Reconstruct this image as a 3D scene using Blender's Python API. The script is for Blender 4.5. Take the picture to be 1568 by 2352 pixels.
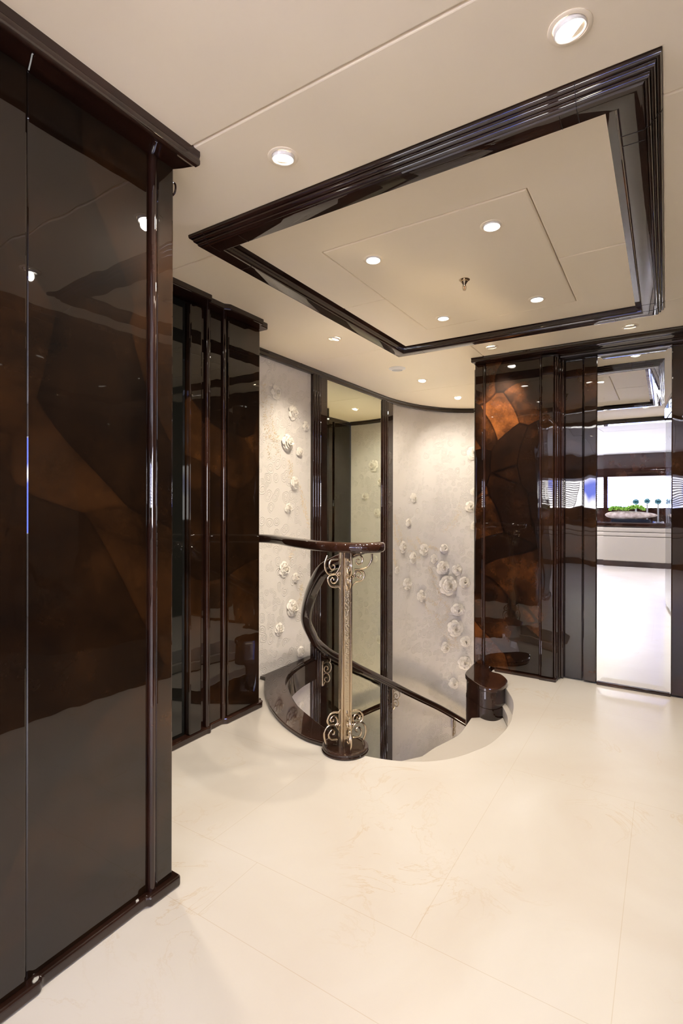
import bpy, math, random
from mathutils import Vector, Matrix
PI = math.pi
S = bpy.context.scene
for o in list(bpy.data.objects): bpy.data.objects.remove(o)
COL = S.collection

# ------------------------------------------------------------------ camera
F_PX = 1186.275; YAW = 0.561016205; PITCH = -0.00149433; ROLL = 0.00233336
cy_, sy_ = math.cos(YAW), math.sin(YAW); cp_, sp_ = math.cos(PITCH), math.sin(PITCH)
fw = Vector((-sy_*cp_, cy_*cp_, sp_)); rt = Vector((cy_, sy_, 0)); up = rt.cross(fw)
cr_, sr_ = math.cos(ROLL), math.sin(ROLL)
r2 = cr_*rt + sr_*up; u2 = -sr_*rt + cr_*up
cam = bpy.data.cameras.new('camera'); co = bpy.data.objects.new('camera', cam); COL.objects.link(co)
M = Matrix.Identity(4)
for i in range(3):
    M[i][0] = r2[i]; M[i][1] = u2[i]; M[i][2] = -fw[i]
M[2][3] = 1.15
co.matrix_world = M
cam.sensor_fit = 'VERTICAL'; cam.sensor_height = 36; cam.sensor_width = 24
cam.lens = F_PX/2352*36; cam.shift_y = -15.35/2352; cam.clip_start = 0.02
S.camera = co

# ------------------------------------------------------------------ world, exposure
S.view_settings.view_transform = 'Standard'; S.view_settings.look = 'None'
S.view_settings.gamma = 1; S.view_settings.use_curve_mapping = False
S.view_settings.exposure = 1.48
SKY = 12.5        # daylight outside the saloon windows
SPOT = 18.5      # lobby downlights, watts
w = bpy.data.worlds.new('world'); S.world = w; w.use_nodes = True
nt = w.node_tree; bg = nt.nodes['Background']
tc = nt.nodes.new('ShaderNodeTexCoord'); nz = nt.nodes.new('ShaderNodeTexNoise'); nz.inputs['Scale'].default_value = 9
cr = nt.nodes.new('ShaderNodeValToRGB')
cr.color_ramp.elements[0].position = .43; cr.color_ramp.elements[0].color = (.10, .14, .50, 1)
cr.color_ramp.elements[1].position = .53; cr.color_ramp.elements[1].color = (1, .965, .93, 1)
nt.links.new(tc.outputs['Generated'], nz.inputs['Vector']); nt.links.new(nz.outputs['Fac'], cr.inputs['Fac'])
nt.links.new(cr.outputs['Color'], bg.inputs['Color']); bg.inputs['Strength'].default_value = SKY
for i, x in enumerate((-2.2, -.05, 2.2)):          # light portals in the three saloon windows
    l = bpy.data.lights.new('window_portal', 'AREA'); l.shape = 'RECTANGLE'; l.size = 1.9; l.size_y = .55
    l.cycles.is_portal = True
    o = bpy.data.objects.new('window_portal', l); COL.objects.link(o); o.location = (x, -4.36, 1.4)
    o.rotation_euler = (PI/2, 0, PI)
for sx_ in (-1, 1):                                # and in the unseen side openings, added to let in more daylight
    l = bpy.data.lights.new('window_portal', 'AREA'); l.shape = 'RECTANGLE'; l.size = 1.0; l.size_y = 3.6
    l.cycles.is_portal = True
    o = bpy.data.objects.new('window_portal', l); COL.objects.link(o); o.location = (sx_*3.36, -2.1, 1.35); o.rotation_euler = (0, sx_*PI/2, 0)

# ------------------------------------------------------------------ helpers
H = 2.17
class MB:
    def __init__(s): s.v = []; s.f = []
    def add(s, vs, fs):
        n = len(s.v); s.v += [tuple(v) for v in vs]; s.f += [tuple(i+n for i in f) for f in fs]; return s
    def box(s, x0, x1, y0, y1, z0, z1):
        return s.add([(x0,y0,z0),(x1,y0,z0),(x1,y1,z0),(x0,y1,z0),(x0,y0,z1),(x1,y0,z1),(x1,y1,z1),(x0,y1,z1)],
                     [(0,3,2,1),(4,5,6,7),(0,1,5,4),(1,2,6,5),(2,3,7,6),(3,0,4,7)])
    def prism(s, poly, z0, z1):
        a = sum(poly[i][0]*poly[(i+1)%len(poly)][1]-poly[(i+1)%len(poly)][0]*poly[i][1] for i in range(len(poly)))
        if a < 0: poly = poly[::-1]
        n = len(poly)
        return s.add([(p[0],p[1],z0) for p in poly]+[(p[0],p[1],z1) for p in poly],
                     [tuple(range(n))[::-1], tuple(range(n, 2*n))]+[(i,(i+1)%n,(i+1)%n+n,i+n) for i in range(n)])
    def grid(s, rows, closed_u=False, closed_v=False):
        nu = len(rows); nv = len(rows[0]); vs = [p for r in rows for p in r]; fs = []
        for i in range(nu if closed_u else nu-1):
            for j in range(nv if closed_v else nv-1):
                a = i*nv+j; b = i*nv+(j+1)%nv; c = ((i+1)%nu)*nv+(j+1)%nv; d = ((i+1)%nu)*nv+j
                fs.append((a,b,c,d))
        return s.add(vs, fs)
    def lathe(s, prof, c=(0,0,0), n=32, mat=None):
        rows = []
        for r, z in prof:
            row = []
            for k in range(n):
                a = 2*PI*k/n; p = Vector((r*math.cos(a), r*math.sin(a), z))
                if mat: p = mat @ p
                row.append((p[0]+c[0], p[1]+c[1], p[2]+c[2]))
            rows.append(row)
        return s.grid(rows, closed_v=True)
    def tube(s, pts, r, n=8, flat=None, r2=None):
        """round or flattened bar along a 3-D path"""
        P = [Vector(p) for p in pts]; rows = []; prev = None
        for i, p in enumerate(P):
            t = (P[min(i+1, len(P)-1)]-P[max(i-1, 0)]).normalized()
            if flat is not None: a = Vector(flat)
            else:
                a = prev if prev is not None else (Vector((0,0,1)) if abs(t.z) < .9 else Vector((1,0,0)))
            a = (a - t*a.dot(t)).normalized(); b = t.cross(a); prev = a
            rr = r(i/(len(P)-1)) if callable(r) else r
            rb = rr if r2 is None else r2
            rows.append([tuple(p + a*rb*math.cos(2*PI*k/n) + b*rr*math.sin(2*PI*k/n)) for k in range(n)])
        s.grid(rows, closed_v=True)
        m = len(s.v); k0 = m-len(rows)*n
        s.f.append(tuple(range(k0, k0+n))[::-1]); s.f.append(tuple(range(m-n, m)))
        return s
    def sweep(s, path, prof, closed=False):
        """profile (u to the left of the path, z) along a plan path, mitred"""
        n = len(path); rows = []
        for i in range(n):
            p = Vector(path[i]).to_2d()
            a = Vector(path[(i-1) % n]).to_2d() if (closed or i > 0) else None
            b = Vector(path[(i+1) % n]).to_2d() if (closed or i < n-1) else None
            d1 = (p-a).normalized() if a is not None else (b-p).normalized()
            d2 = (b-p).normalized() if b is not None else d1
            n1 = Vector((-d1.y, d1.x)); n2 = Vector((-d2.y, d2.x)); m = (n1+n2); m /= max(.2, m.dot(n1))
            rows.append([(p.x+m.x*u, p.y+m.y*u, z) for u, z in prof])
        s.grid(rows, closed_u=closed)
        if not closed:
            k0 = len(s.v)-n*len(prof); q = len(prof)
            s.f.append(tuple(range(k0, k0+q))); s.f.append(tuple(range(len(s.v)-q, len(s.v)))[::-1])
        return s
    def build(s, name, mat, parent=None, smooth=False, bevel=0, loc=None, seg=2):
        me = bpy.data.meshes.new(name); me.from_pydata(s.v, [], s.f); me.update()
        if smooth:
            me.polygons.foreach_set('use_smooth', [True]*len(me.polygons))
            me.set_sharp_from_angle(angle=math.radians(40))
        me.materials.append(mat)
        o = bpy.data.objects.new(name, me); COL.objects.link(o)
        if loc: o.location = loc
        if parent: o.parent = parent
        if bevel:
            b = o.modifiers.new('bevel', 'BEVEL'); b.width = bevel; b.segments = seg; b.limit_method = 'ANGLE'
            b.angle_limit = math.radians(40); b.harden_normals = False
        return o
def tag(o, label, cat, group=None):
    o['label'] = label; o['category'] = cat
    if group: o['group'] = group
    return o
def struct(o): o['kind'] = 'structure'; return o
def thing(name, label, cat, loc=(0,0,0), group=None, rot=None):
    o = bpy.data.objects.new(name, None); COL.objects.link(o); o.location = loc; o.empty_display_size = .1
    if rot: o.rotation_euler = rot
    return tag(o, label, cat, group)
def group_struct(name):
    o = bpy.data.objects.new(name, None); COL.objects.link(o); o.empty_display_size = .1
    return struct(o)
def catmull(K, n=8, closed=False):
    K = [Vector(k) for k in K]; out = []; N = len(K)
    if not closed: K = [2*K[0]-K[1]] + K + [2*K[-1]-K[-2]]
    m = N if closed else N-1
    for i in range(m):
        if closed: p0, p1, p2, p3 = K[i-1], K[i], K[(i+1) % N], K[(i+2) % N]
        else: p0, p1, p2, p3 = K[i], K[i+1], K[i+2], K[i+3]
        for j in range(n):
            t = j/n
            out.append(.5*((2*p1)+(-p0+p2)*t+(2*p0-5*p1+4*p2-p3)*t*t+(-p0+3*p1-3*p2+p3)*t**3))
    if not closed: out.append(K[-2].copy())
    return out

# ------------------------------------------------------------------ materials
def mat(name):
    m = bpy.data.materials.new(name); m.use_nodes = True
    return m, m.node_tree, m.node_tree.nodes['Principled BSDF']
def N(nt, t, **k):
    n = nt.nodes.new(t)
    for a, b in k.items():
        if a in n.inputs: n.inputs[a].default_value = b
        else: setattr(n, a, b)
    return n
def plain(name, col, rough=.5, metal=0, coat=0, spec=.5):
    m, nt, b = mat(name); b.inputs['Base Color'].default_value = (*col, 1); b.inputs['Roughness'].default_value = rough
    b.inputs['Metallic'].default_value = metal; b.inputs['Coat Weight'].default_value = coat
    b.inputs['Coat Roughness'].default_value = .03; b.inputs['Specular IOR Level'].default_value = spec
    return m
def pos(nt): return N(nt, 'ShaderNodeNewGeometry').outputs['Position']
def ramp(nt, stops):
    r = N(nt, 'ShaderNodeValToRGB'); e = r.color_ramp.elements
    while len(e) < len(stops): e.new(.5)
    for q, (p, c) in zip(e, stops): q.position = p; q.color = (*c, 1)
    return r

def lacquer(name, stops, cell=2.0, wav=.06, leaf=.3):
    """glossy lacquered goatskin: big overlapping hides under a thick clear coat"""
    m, nt, b = mat(name); L = nt.links.new; P = pos(nt)
    n1 = N(nt, 'ShaderNodeTexNoise', Scale=1.6, Detail=0.); L(P, n1.inputs['Vector'])
    mx = N(nt, 'ShaderNodeVectorMath', operation='MULTIPLY_ADD'); L(n1.outputs['Color'], mx.inputs[0]); mx.inputs[1].default_value = (.75,.75,.75); L(P, mx.inputs[2])
    v = N(nt, 'ShaderNodeTexVoronoi', Scale=cell); L(mx.outputs[0], v.inputs['Vector'])
    ve = N(nt, 'ShaderNodeTexVoronoi', Scale=cell, feature='DISTANCE_TO_EDGE'); L(mx.outputs[0], ve.inputs['Vector'])
    n2 = N(nt, 'ShaderNodeTexNoise', Scale=5., Detail=6., Roughness=.6); L(P, n2.inputs['Vector'])
    n3 = N(nt, 'ShaderNodeTexNoise', Scale=70., Detail=3.); L(P, n3.inputs['Vector'])
    sep = N(nt, 'ShaderNodeSeparateColor'); L(v.outputs['Color'], sep.inputs[0])
    a = N(nt, 'ShaderNodeMath', operation='MULTIPLY'); L(sep.outputs[0], a.inputs[0]); a.inputs[1].default_value = .38
    a2 = N(nt, 'ShaderNodeMath', operation='ADD'); L(a.outputs[0], a2.inputs[0]); L(n2.outputs['Fac'], a2.inputs[1])
    a3 = N(nt, 'ShaderNodeMath', operation='MULTIPLY_ADD'); L(n3.outputs['Fac'], a3.inputs[0]); a3.inputs[1].default_value = .16; L(a2.outputs[0], a3.inputs[2])
    a4 = N(nt, 'ShaderNodeMath', operation='SUBTRACT'); L(a3.outputs[0], a4.inputs[0]); a4.inputs[1].default_value = .28
    r = ramp(nt, stops); L(a4.outputs[0], r.inputs['Fac'])
    er = ramp(nt, [(0, (.12,.10,.08)), (.012, (.5,.45,.4)), (.03, (1,1,1)), (.045, (1.,1.,1.))]); L(ve.outputs['Distance'], er.inputs['Fac'])
    mm = N(nt, 'ShaderNodeMix', data_type='RGBA', blend_type='MULTIPLY'); mm.inputs['Factor'].default_value = leaf
    L(r.outputs['Color'], mm.inputs['A']); L(er.outputs['Color'], mm.inputs['B']); L(mm.outputs['Result'], b.inputs['Base Color'])
    b.inputs['Roughness'].default_value = .5; b.inputs['Specular IOR Level'].default_value = .04
    b.inputs['Coat Weight'].default_value = 1; b.inputs['Coat Roughness'].default_value = .015; b.inputs['Coat IOR'].default_value = 1.6
    sc = N(nt, 'ShaderNodeMapping'); sc.inputs['Scale'].default_value = (1, 1, .35); L(P, sc.inputs['Vector'])
    n4 = N(nt, 'ShaderNodeTexNoise', Scale=9., Detail=1.); L(sc.outputs[0], n4.inputs['Vector'])
    bp = N(nt, 'ShaderNodeBump', Strength=wav, Distance=.02); L(n4.outputs['Fac'], bp.inputs['Height']); L(bp.outputs[0], b.inputs['Coat Normal'])
    return m
DARKS = [(.15, (.003,.0012,.0005)), (.45, (.010,.004,.0013)), (.68, (.026,.0095,.0025)), (.95, (.065,.024,.006))]
WARM = [(.2, (.004,.0015,.0006)), (.48, (.010,.0033,.001)), (.66, (.045,.014,.0035)), (.9, (.15,.048,.011))]
LACQ = lacquer('lacquered_hide', DARKS)
LACQ_WARM = lacquer('lacquered_hide_warm', WARM, cell=3.0, wav=.06, leaf=1.)
TRIM = lacquer('lacquered_walnut', [(.2, (.009,.003,.0015)), (.5, (.02,.007,.004)), (.9, (.045,.017,.009))], wav=.02, leaf=0.)
BLACKGLASS = plain('black_glass', (.006,.006,.005), .03, coat=0, spec=.6)
GROOVE = plain('dark_groove', (.01,.006,.004), .5)

# marble
m, nt, b = mat('cream_marble'); L = nt.links.new; P = pos(nt)
n1 = N(nt, 'ShaderNodeTexNoise', Scale=1.5, Detail=5., Distortion=.8); L(P, n1.inputs['Vector'])
r1 = ramp(nt, [(.3, (.425,.38,.33)), (.55, (.455,.42,.377)), (.75, (.485,.455,.42))]); L(n1.outputs['Fac'], r1.inputs['Fac'])
n2 = N(nt, 'ShaderNodeTexNoise', Scale=3., Detail=9., Roughness=.62, Distortion=1.2); L(P, n2.inputs['Vector'])
r2_ = ramp(nt, [(.487, (1,1,1)), (.5, (.90,.80,.66)), (.513, (1,1,1))]); L(n2.outputs['Fac'], r2_.inputs['Fac'])
n3 = N(nt, 'ShaderNodeTexNoise', Scale=1.7, Detail=2.); L(P, n3.inputs['Vector'])
r3 = ramp(nt, [(.5, (0,0,0)), (.62, (.8,.8,.8))]); L(n3.outputs['Fac'], r3.inputs['Fac'])
mv = N(nt, 'ShaderNodeMix', data_type='RGBA', blend_type='MULTIPLY'); L(r3.outputs['Color'], mv.inputs['Factor']); L(r1.outputs['Color'], mv.inputs['A']); L(r2_.outputs['Color'], mv.inputs['B'])
sx = N(nt, 'ShaderNodeSeparateXYZ'); L(P, sx.inputs[0])
def line(axis, c, lo=None, hi=None, other=None):
    d = N(nt, 'ShaderNodeMath', operation='SUBTRACT'); L(sx.outputs[axis], d.inputs[0]); d.inputs[1].default_value = c
    ab = N(nt, 'ShaderNodeMath', operation='ABSOLUTE'); L(d.outputs[0], ab.inputs[0])
    lt = N(nt, 'ShaderNodeMath', operation='LESS_THAN'); L(ab.outputs[0], lt.inputs[0]); lt.inputs[1].default_value = .0011
    out = lt.outputs[0]
    for op, val in (('GREATER_THAN', lo), ('LESS_THAN', hi)):
        if val is not None:
            g = N(nt, 'ShaderNodeMath', operation=op); L(sx.outputs[other], g.inputs[0]); g.inputs[1].default_value = val
            k = N(nt, 'ShaderNodeMath', operation='MULTIPLY'); L(out, k.inputs[0]); L(g.outputs[0], k.inputs[1]); out = k.outputs[0]
    return out
segs = [line('Y', 1.012), line('Y', 1.26), line('Y', .42), line('X', -1.108, 1.012, 1.26, 'Y'), line('X', -.57, 1.26, 4, 'Y'), line('X', -1.31, 1.26, 4, 'Y'),
        line('X', .05, 1.012, 1.26, 'Y'), line('X', -.1, .42, 1.012, 'Y'), line('Y', 2.3, -.57, 1, 'X'), line('X', -.1, 1.26, 2.3, 'Y'), line('Y', 1.9, -3, -1.31, 'X'), line('Y', 3.2, -.57, 1, 'X')] + [line('Y', -.5-k*.8) for k in range(5)]
acc = segs[0]
for q in segs[1:]:
    k = N(nt, 'ShaderNodeMath', operation='MAXIMUM'); L(acc, k.inputs[0]); L(q, k.inputs[1]); acc = k.outputs[0]
mj = N(nt, 'ShaderNodeMix', data_type='RGBA', blend_type='MULTIPLY'); L(acc, mj.inputs['Factor']); L(mv.outputs['Result'], mj.inputs['A']); mj.inputs['B'].default_value = (.90,.85,.78,1)
L(mj.outputs['Result'], b.inputs['Base Color'])
b.inputs['Roughness'].default_value = .32; b.inputs['Specular IOR Level'].default_value = .35
MARBLE = m

def leather(name, col):
    m, nt, b = mat(name); P = pos(nt); L = nt.links.new
    n = N(nt, 'ShaderNodeTexNoise', Scale=260., Detail=2.); L(P, n.inputs['Vector'])
    bp = N(nt, 'ShaderNodeBump', Strength=.05, Distance=.001); L(n.outputs['Fac'], bp.inputs['Height']); L(bp.outputs[0], b.inputs['Normal'])
    b.inputs['Base Color'].default_value = (*col, 1); b.inputs['Roughness'].default_value = .6; b.inputs['Specular IOR Level'].default_value = .25
    return m
CEIL = leather('cream_leather', (.94,.83,.65))
CEILW = leather('white_leather', (.60,.59,.58))

# embossed plaster wall: clusters of raised rings
m, nt, b = mat('embossed_plaster'); L = nt.links.new
uv = N(nt, 'ShaderNodeUVMap').outputs[0]
n0 = N(nt, 'ShaderNodeTexNoise', Scale=9., Detail=1.); L(uv, n0.inputs['Vector'])
ds = N(nt, 'ShaderNodeVectorMath', operation='MULTIPLY_ADD'); L(n0.outputs['Color'], ds.inputs[0]); ds.inputs[1].default_value = (.045,.045,0); L(uv, ds.inputs[2])
hs = []
for sc_, off in ((13., 0.), (21., .37)):
    mp = N(nt, 'ShaderNodeMapping'); mp.inputs['Location'].default_value = (off, off*.7, 0); L(ds.outputs[0], mp.inputs['Vector'])
    v = N(nt, 'ShaderNodeTexVoronoi', Scale=sc_, voronoi_dimensions='2D'); L(mp.outputs[0], v.inputs['Vector'])
    r = ramp(nt, [(0, (.55,)*3), (.06, (.2,)*3), (.12, (0,)*3), (.18, (0,)*3), (.225, (1,)*3), (.27, (0,)*3), (.36, (0,)*3), (.41, (.9,)*3), (.46, (0,)*3)])
    L(v.outputs['Distance'], r.inputs['Fac'])
    sepc = N(nt, 'ShaderNodeSeparateColor'); L(v.outputs['Color'], sepc.inputs[0])
    nn = N(nt, 'ShaderNodeTexNoise', Scale=2.4, Detail=2.); L(mp.outputs[0], nn.inputs['Vector'])
    ad = N(nt, 'ShaderNodeMath', operation='MULTIPLY_ADD'); L(sepc.outputs[0], ad.inputs[0]); ad.inputs[1].default_value = .25; L(nn.outputs['Fac'], ad.inputs[2])
    mk = ramp(nt, [(.60, (0,)*3), (.67, (1,)*3)]); L(ad.outputs[0], mk.inputs['Fac'])
    mu = N(nt, 'ShaderNodeMath', operation='MULTIPLY'); L(r.outputs['Color'], mu.inputs[0]); L(mk.outputs['Color'], mu.inputs[1]); hs.append(mu.outputs[0])
ah = N(nt, 'ShaderNodeMath', operation='MAXIMUM'); L(hs[0], ah.inputs[0]); L(hs[1], ah.inputs[1])
nf = N(nt, 'ShaderNodeTexNoise', Scale=120., Detail=3.); L(uv, nf.inputs['Vector'])
af = N(nt, 'ShaderNodeMath', operation='MULTIPLY_ADD'); L(nf.outputs['Fac'], af.inputs[0]); af.inputs[1].default_value = .12; L(ah.outputs[0], af.inputs[2])
bp = N(nt, 'ShaderNodeBump', Strength=.6, Distance=.006); L(af.outputs[0], bp.inputs['Height']); L(bp.outputs[0], b.inputs['Normal'])
b.inputs['Base Color'].default_value = (.72,.665,.60,1); b.inputs['Roughness'].default_value = .55; b.inputs['Specular IOR Level'].default_value = .3
PLASTER = m
ROSE = plain('rose_plaster', (.84,.78,.69), .5)
BEAD = plain('gold_beads', (.74,.60,.40), .4)
MIRROR = plain('clear_mirror', (.84,.85,.84), 0, 1)
MIRROR_T = plain('tinted_mirror', (.74,.77,.64), 0, 1)
CHROME = plain('champagne_nickel', (.60,.49,.35), .22, 1)
BRASS = plain('aged_brass', (.52,.42,.29), .3, 1)
WHITE = plain('white_enamel', (.85,.82,.78), .35)
m, nt, b = mat('hammered_nickel'); L = nt.links.new; P = pos(nt)
n = N(nt, 'ShaderNodeTexVoronoi', Scale=160.); L(P, n.inputs['Vector'])
bp = N(nt, 'ShaderNodeBump', Strength=.6, Distance=.002); L(n.outputs['Distance'], bp.inputs['Height']); L(bp.outputs[0], b.inputs['Normal'])
b.inputs['Base Color'].default_value = (.58,.48,.34,1); b.inputs['Metallic'].default_value = 1; b.inputs['Roughness'].default_value = .28
HAMMER = m
def emis(name, col, st):
    m, nt, b = mat(name); b.inputs['Base Color'].default_value = (*col, 1)
    b.inputs['Emission Color'].default_value = (*col, 1); b.inputs['Emission Strength'].default_value = st; return m
LENS = emis('lamp_lens', (1, .93, .82), 9)

# ------------------------------------------------------------------ floor (with the stair opening)
ring_in = catmull([(-1.36,2.125),(-1.438,2.161),(-1.485,2.18),(-1.625,2.253),(-1.77,2.34),(-1.952,2.493),(-2.058,2.61),(-2.138,2.763),(-2.185,2.95),(-2.2,3.138)], 5)
ring_out = catmull([(-2.19,2.56),(-2.10,2.45),(-2.04,2.385),(-1.886,2.243),(-1.701,2.118),(-1.514,2.037),(-1.393,2.025),(-1.30,2.04)], 5)
hole_edge = catmull([(-1.30,2.075),(-1.207,2.061),(-1.15,2.064),(-1.043,2.091),(-.963,2.129),(-.874,2.191),(-.804,2.278),(-.749,2.392),(-.715,2.493),(-.699,2.62),(-.694,2.748),(-.712,2.90),(-.752,3.085),(-.815,3.231),(-.886,3.349),(-.97,3.43)], 5)
fl = [(-3.5,-4.6),(3.5,-4.6),(3.5,3.8),(-1.02,3.8),(-1.02,3.45)] + [tuple(p) for p in reversed(hole_edge)] + [tuple(p) for p in ring_in] + [(-2.3,3.15),(-3.5,3.15)]
struct(MB().prism(fl, -.10, 0).build('floor', MARBLE, bevel=.004))
fl_ns = MB()                                   # raised nosing and recessed stone fascia round the opening
fl_ns.sweep([tuple(p) for p in hole_edge], [(-.004,-.10),(.03,-.10),(.03,-.16),(-.004,-.16)])
struct(fl_ns.build('trim_1', MARBLE, smooth=True))
struct(MB().sweep([tuple(p) for p in hole_edge[28:]], [(-.03,-.11),(.028,-.11),(.028,-.62),(-.03,-.62)]).build('trim_2', TRIM, smooth=True))

# ------------------------------------------------------------------ ceiling
X0, X1, Y0, Y1 = -1.541, -.011, 1.353, 3.147      # outside of the coffer moulding
def rr(x0, x1, y0, y1): return [(x0,y0),(x1,y0),(x1,y1),(x0,y1)]
cb = MB(); e = .0012
cb.prism(rr(-2.6, .4, .30, 1.022-e), H, H+.05)
cb.prism([(-2.6,1.022+e),(.4,1.022+e),(.4,1.515-e),(X1,1.515-e),(X1,Y0),(X0,Y0),(X0,1.515-e),(-2.6,1.515-e)], H, H+.05)
cb.prism(rr(-2.6, X0, 1.515+e, 3.01-e), H, H+.05)
cb.prism(rr(X1, .4, 1.515+e, 3.04-e), H, H+.05)
cb.prism([(-2.6,3.01+e),(X0,3.01+e),(X0,Y1),(-1.065-e,Y1),(-1.065-e,4.28-e),(-2.6,4.28-e)], H, H+.05)
cb.prism([(-1.065+e,Y1),(X1,Y1),(X1,3.04+e),(.4,3.04+e),(.4,3.8),(-1.065+e,3.8)], H, H+.05)
cb.prism(rr(-2.6, -1.0, 4.28+e, 5.8), H, H+.05)
cb.build('ceiling', CEIL, bevel=.006, seg=3); struct(bpy.data.objects['ceiling'])
cpb = MB(); px0, px1, py0, py1 = -1.425, -.128, 1.47, 3.035; ix0, ix1, iy0, iy1 = -1.178, -.383, 1.722, 2.80; HC = H-.004
cpb.prism(rr(ix0+e, ix1-e, iy0+e, iy1-e), HC-.001, H+.04)
cpb.prism([(px0,py0),(px1,py0),(px1,2.28-e),(ix1+e,2.28-e),(ix1+e,iy0-e),(ix0-e,iy0-e),(ix0-e,2.28-e),(px0,2.28-e)], HC, H+.04)
cpb.prism([(px0,2.28+e),(ix0-e,2.28+e),(ix0-e,iy1+e),(ix1+e,iy1+e),(ix1+e,2.28+e),(px1,2.28+e),(px1,py1),(px0,py1)], HC, H+.04)
struct(cpb.build('ceiling_coffer', CEIL, bevel=.006, seg=3))
struct(MB().box(-3.6, 3.6, -4.6, 5.9, H+.055, H+.1).build('ceiling_deck', GROOVE))  # unseen cover slab added above the panels to block light at the seams
# coffer moulding
prof = [(0, H+.03), (0, H-.001)]
for k in range(3):
    u = k*.0118; z = H-.002-k*.0125
    prof += [(u+.0005, z-.004), (u+.003, z-.0085), (u+.0065, z-.0105), (u+.0095, z-.0105), (u+.0112, z-.0085)]
prof += [(.038, H-.040), (.042, H-.041), (.090, H-.041), (.094, H-.040), (.097, H-.036), (.0985, H-.030), (.0985, H-.022), (.102, H-.020), (.104, H-.006), (.125, H-.005), (.125, H+.03)]
struct(MB().sweep([(X0,Y0),(X1,Y0),(X1,Y1),(X0,Y1)], prof, closed=True).build('trim_3', TRIM, smooth=True))
for (p_, q_) in (((X1-.180,Y0),(X1-.1785,Y0)), ((X0+.075,Y0),(X0+.0765,Y0)), ((X1,Y0+.205),(X1,Y0+.2065)), ((X1,Y1-.12),(X1,Y1-.1185)), ((X1-.20,Y1),(X1-.2015,Y1))):
    struct(MB().sweep([p_, q_], [(u-.0005, z-.0008) for u, z in prof[1:-3]]).build('trim_16', GROOVE))
jb = MB()                                     # fine scarf joints of the moulding, near each corner
for (x, y) in ((X0+.22, Y0), (X1-.22, Y0), (X1-.22, Y1), (X0+.22, Y1)):
    s_ = 1 if y == Y0 else -1
    jb.box(x-.0006, x+.0006, min(y+s_*.040, y+s_*.094), max(y+s_*.040, y+s_*.094), H-.0418, H-.040)
for (x, y) in ((X0, Y0+.25), (X1, Y0+.25), (X1, Y1-.22), (X0, Y1-.25)):
    s_ = 1 if x == X0 else -1
    jb.box(min(x+s_*.040, x+s_*.094), max(x+s_*.040, x+s_*.094), y-.0006, y+.0006, H-.0418, H-.040)
struct(jb.build('trim_4', GROOVE))

# ------------------------------------------------------------------ left wall, near block
wl = struct(MB().box(-1.96, -1.275, .15, 1.046, 0, H).build('wall_left', TRIM))
MB().box(-1.29, -1.268, .632, .966, .028, 2.165).build('panel', LACQ, wl, bevel=.004)
MB().box(-1.30, -1.257, .155, .628, .028, 2.165).build('pilaster', LACQ, wl, bevel=.005, seg=3)
MB().box(-1.30, -1.257, .988, 1.048, .028, 2.165).build('pilaster', LACQ, wl, bevel=.006, seg=3)
MB().tube([(-1.262,.977,.02),(-1.262,.977,1.1),(-1.262,.977,2.165)], .0105, 16).build('bead', TRIM, wl, smooth=True)
MB().box(-1.96, -1.262, .967, .987, 0, 2.165).build('reveal', TRIM, wl)
# cornice and plinth
lp = [(.15,0)]
cprof = [(0,H+.004),(.13,H+.004),(.131,H-.012),(.128,H-.02),(.131,H-.028),(.131,H-.036),(.127,H-.039),(.112,H-.039),(.108,H-.034),(.09,H-.03),(.055,H-.022),(.012,H-.01),(0,H-.008)]
struct(MB().sweep([(-1.275,1.048),(-1.275,.15)], [(u, z) for u, z in cprof]).build('trim_5', TRIM, smooth=True))
struct(MB().prism([(-1.9,.15),(-1.250+.012,.15),(-1.238,.652),(-1.25,.66),(-1.25,.950),(-1.238,.956),(-1.236,1.058),(-1.242,1.066),(-1.9,1.066)], 0, .03).build('baseboard_left', TRIM, bevel=.007, seg=3))
tag(MB().tube(catmull([(-1.258,1.046,2.118),(-1.2535,1.050,2.113),(-1.253,1.051,2.10),(-1.256,1.050,2.088),(-1.262,1.047,2.080)], 5), .003, 8).build('scroll_hook', TRIM, smooth=True), 'small dark scroll hook tucked under the end of the near left cornice', 'hook')

# ------------------------------------------------------------------ left wall, second block
w2 = struct(MB().box(-2.3, -1.99, 1.046, 2.215, 0, H).build('wall_left_rear', TRIM))
MB().box(-2.0, -1.972, 1.05, 1.712, .03, 2.13).build('glass_panel', BLACKGLASS, w2)
MB().box(-2.0, -1.942, 1.718, 1.797, .03, 2.125).build('pilaster', LACQ, w2, bevel=.009, seg=4)
MB().tube([(-1.955,1.841,.03),(-1.955,1.841,1.1),(-1.955,1.841,2.14)], .013, 16).build('bead', TRIM, w2, smooth=True)
MB().box(-2.0, -1.965, 1.868, 1.949, .02, 2.14).build('panel', LACQ, w2, bevel=.004)
MB().tube([(-1.962,1.962,.02),(-1.962,1.962,1.1),(-1.962,1.962,2.14)], .012, 16).build('bead', TRIM, w2, smooth=True)
MB().box(-2.28, -1.953, 1.985, 2.236, .02, 2.14).build('panel', LACQ, w2, bevel=.007, seg=4)
struct(MB().prism([(-2.3,1.046),(-1.876,1.046),(-1.876,1.80),(-1.902,1.803),(-1.902,1.905),(-1.882,1.93),(-1.882,2.188),(-1.905,2.19),(-1.905,2.245),(-1.92,2.262),(-2.3,2.262)], H-.03, H+.004).build('trim_6', TRIM, bevel=.006, seg=3))
struct(MB().prism([(-2.3,1.046),(-1.938,1.046),(-1.938,1.83),(-1.930,1.845),(-1.957,1.872),(-1.957,1.953),(-1.938,1.972),(-1.934,2.238),(-1.95,2.262),(-1.975,2.262),(-1.975,2.28),(-2.3,2.28)], 0, .032).build('baseboard_left_rear', TRIM, bevel=.006, seg=3))

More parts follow.
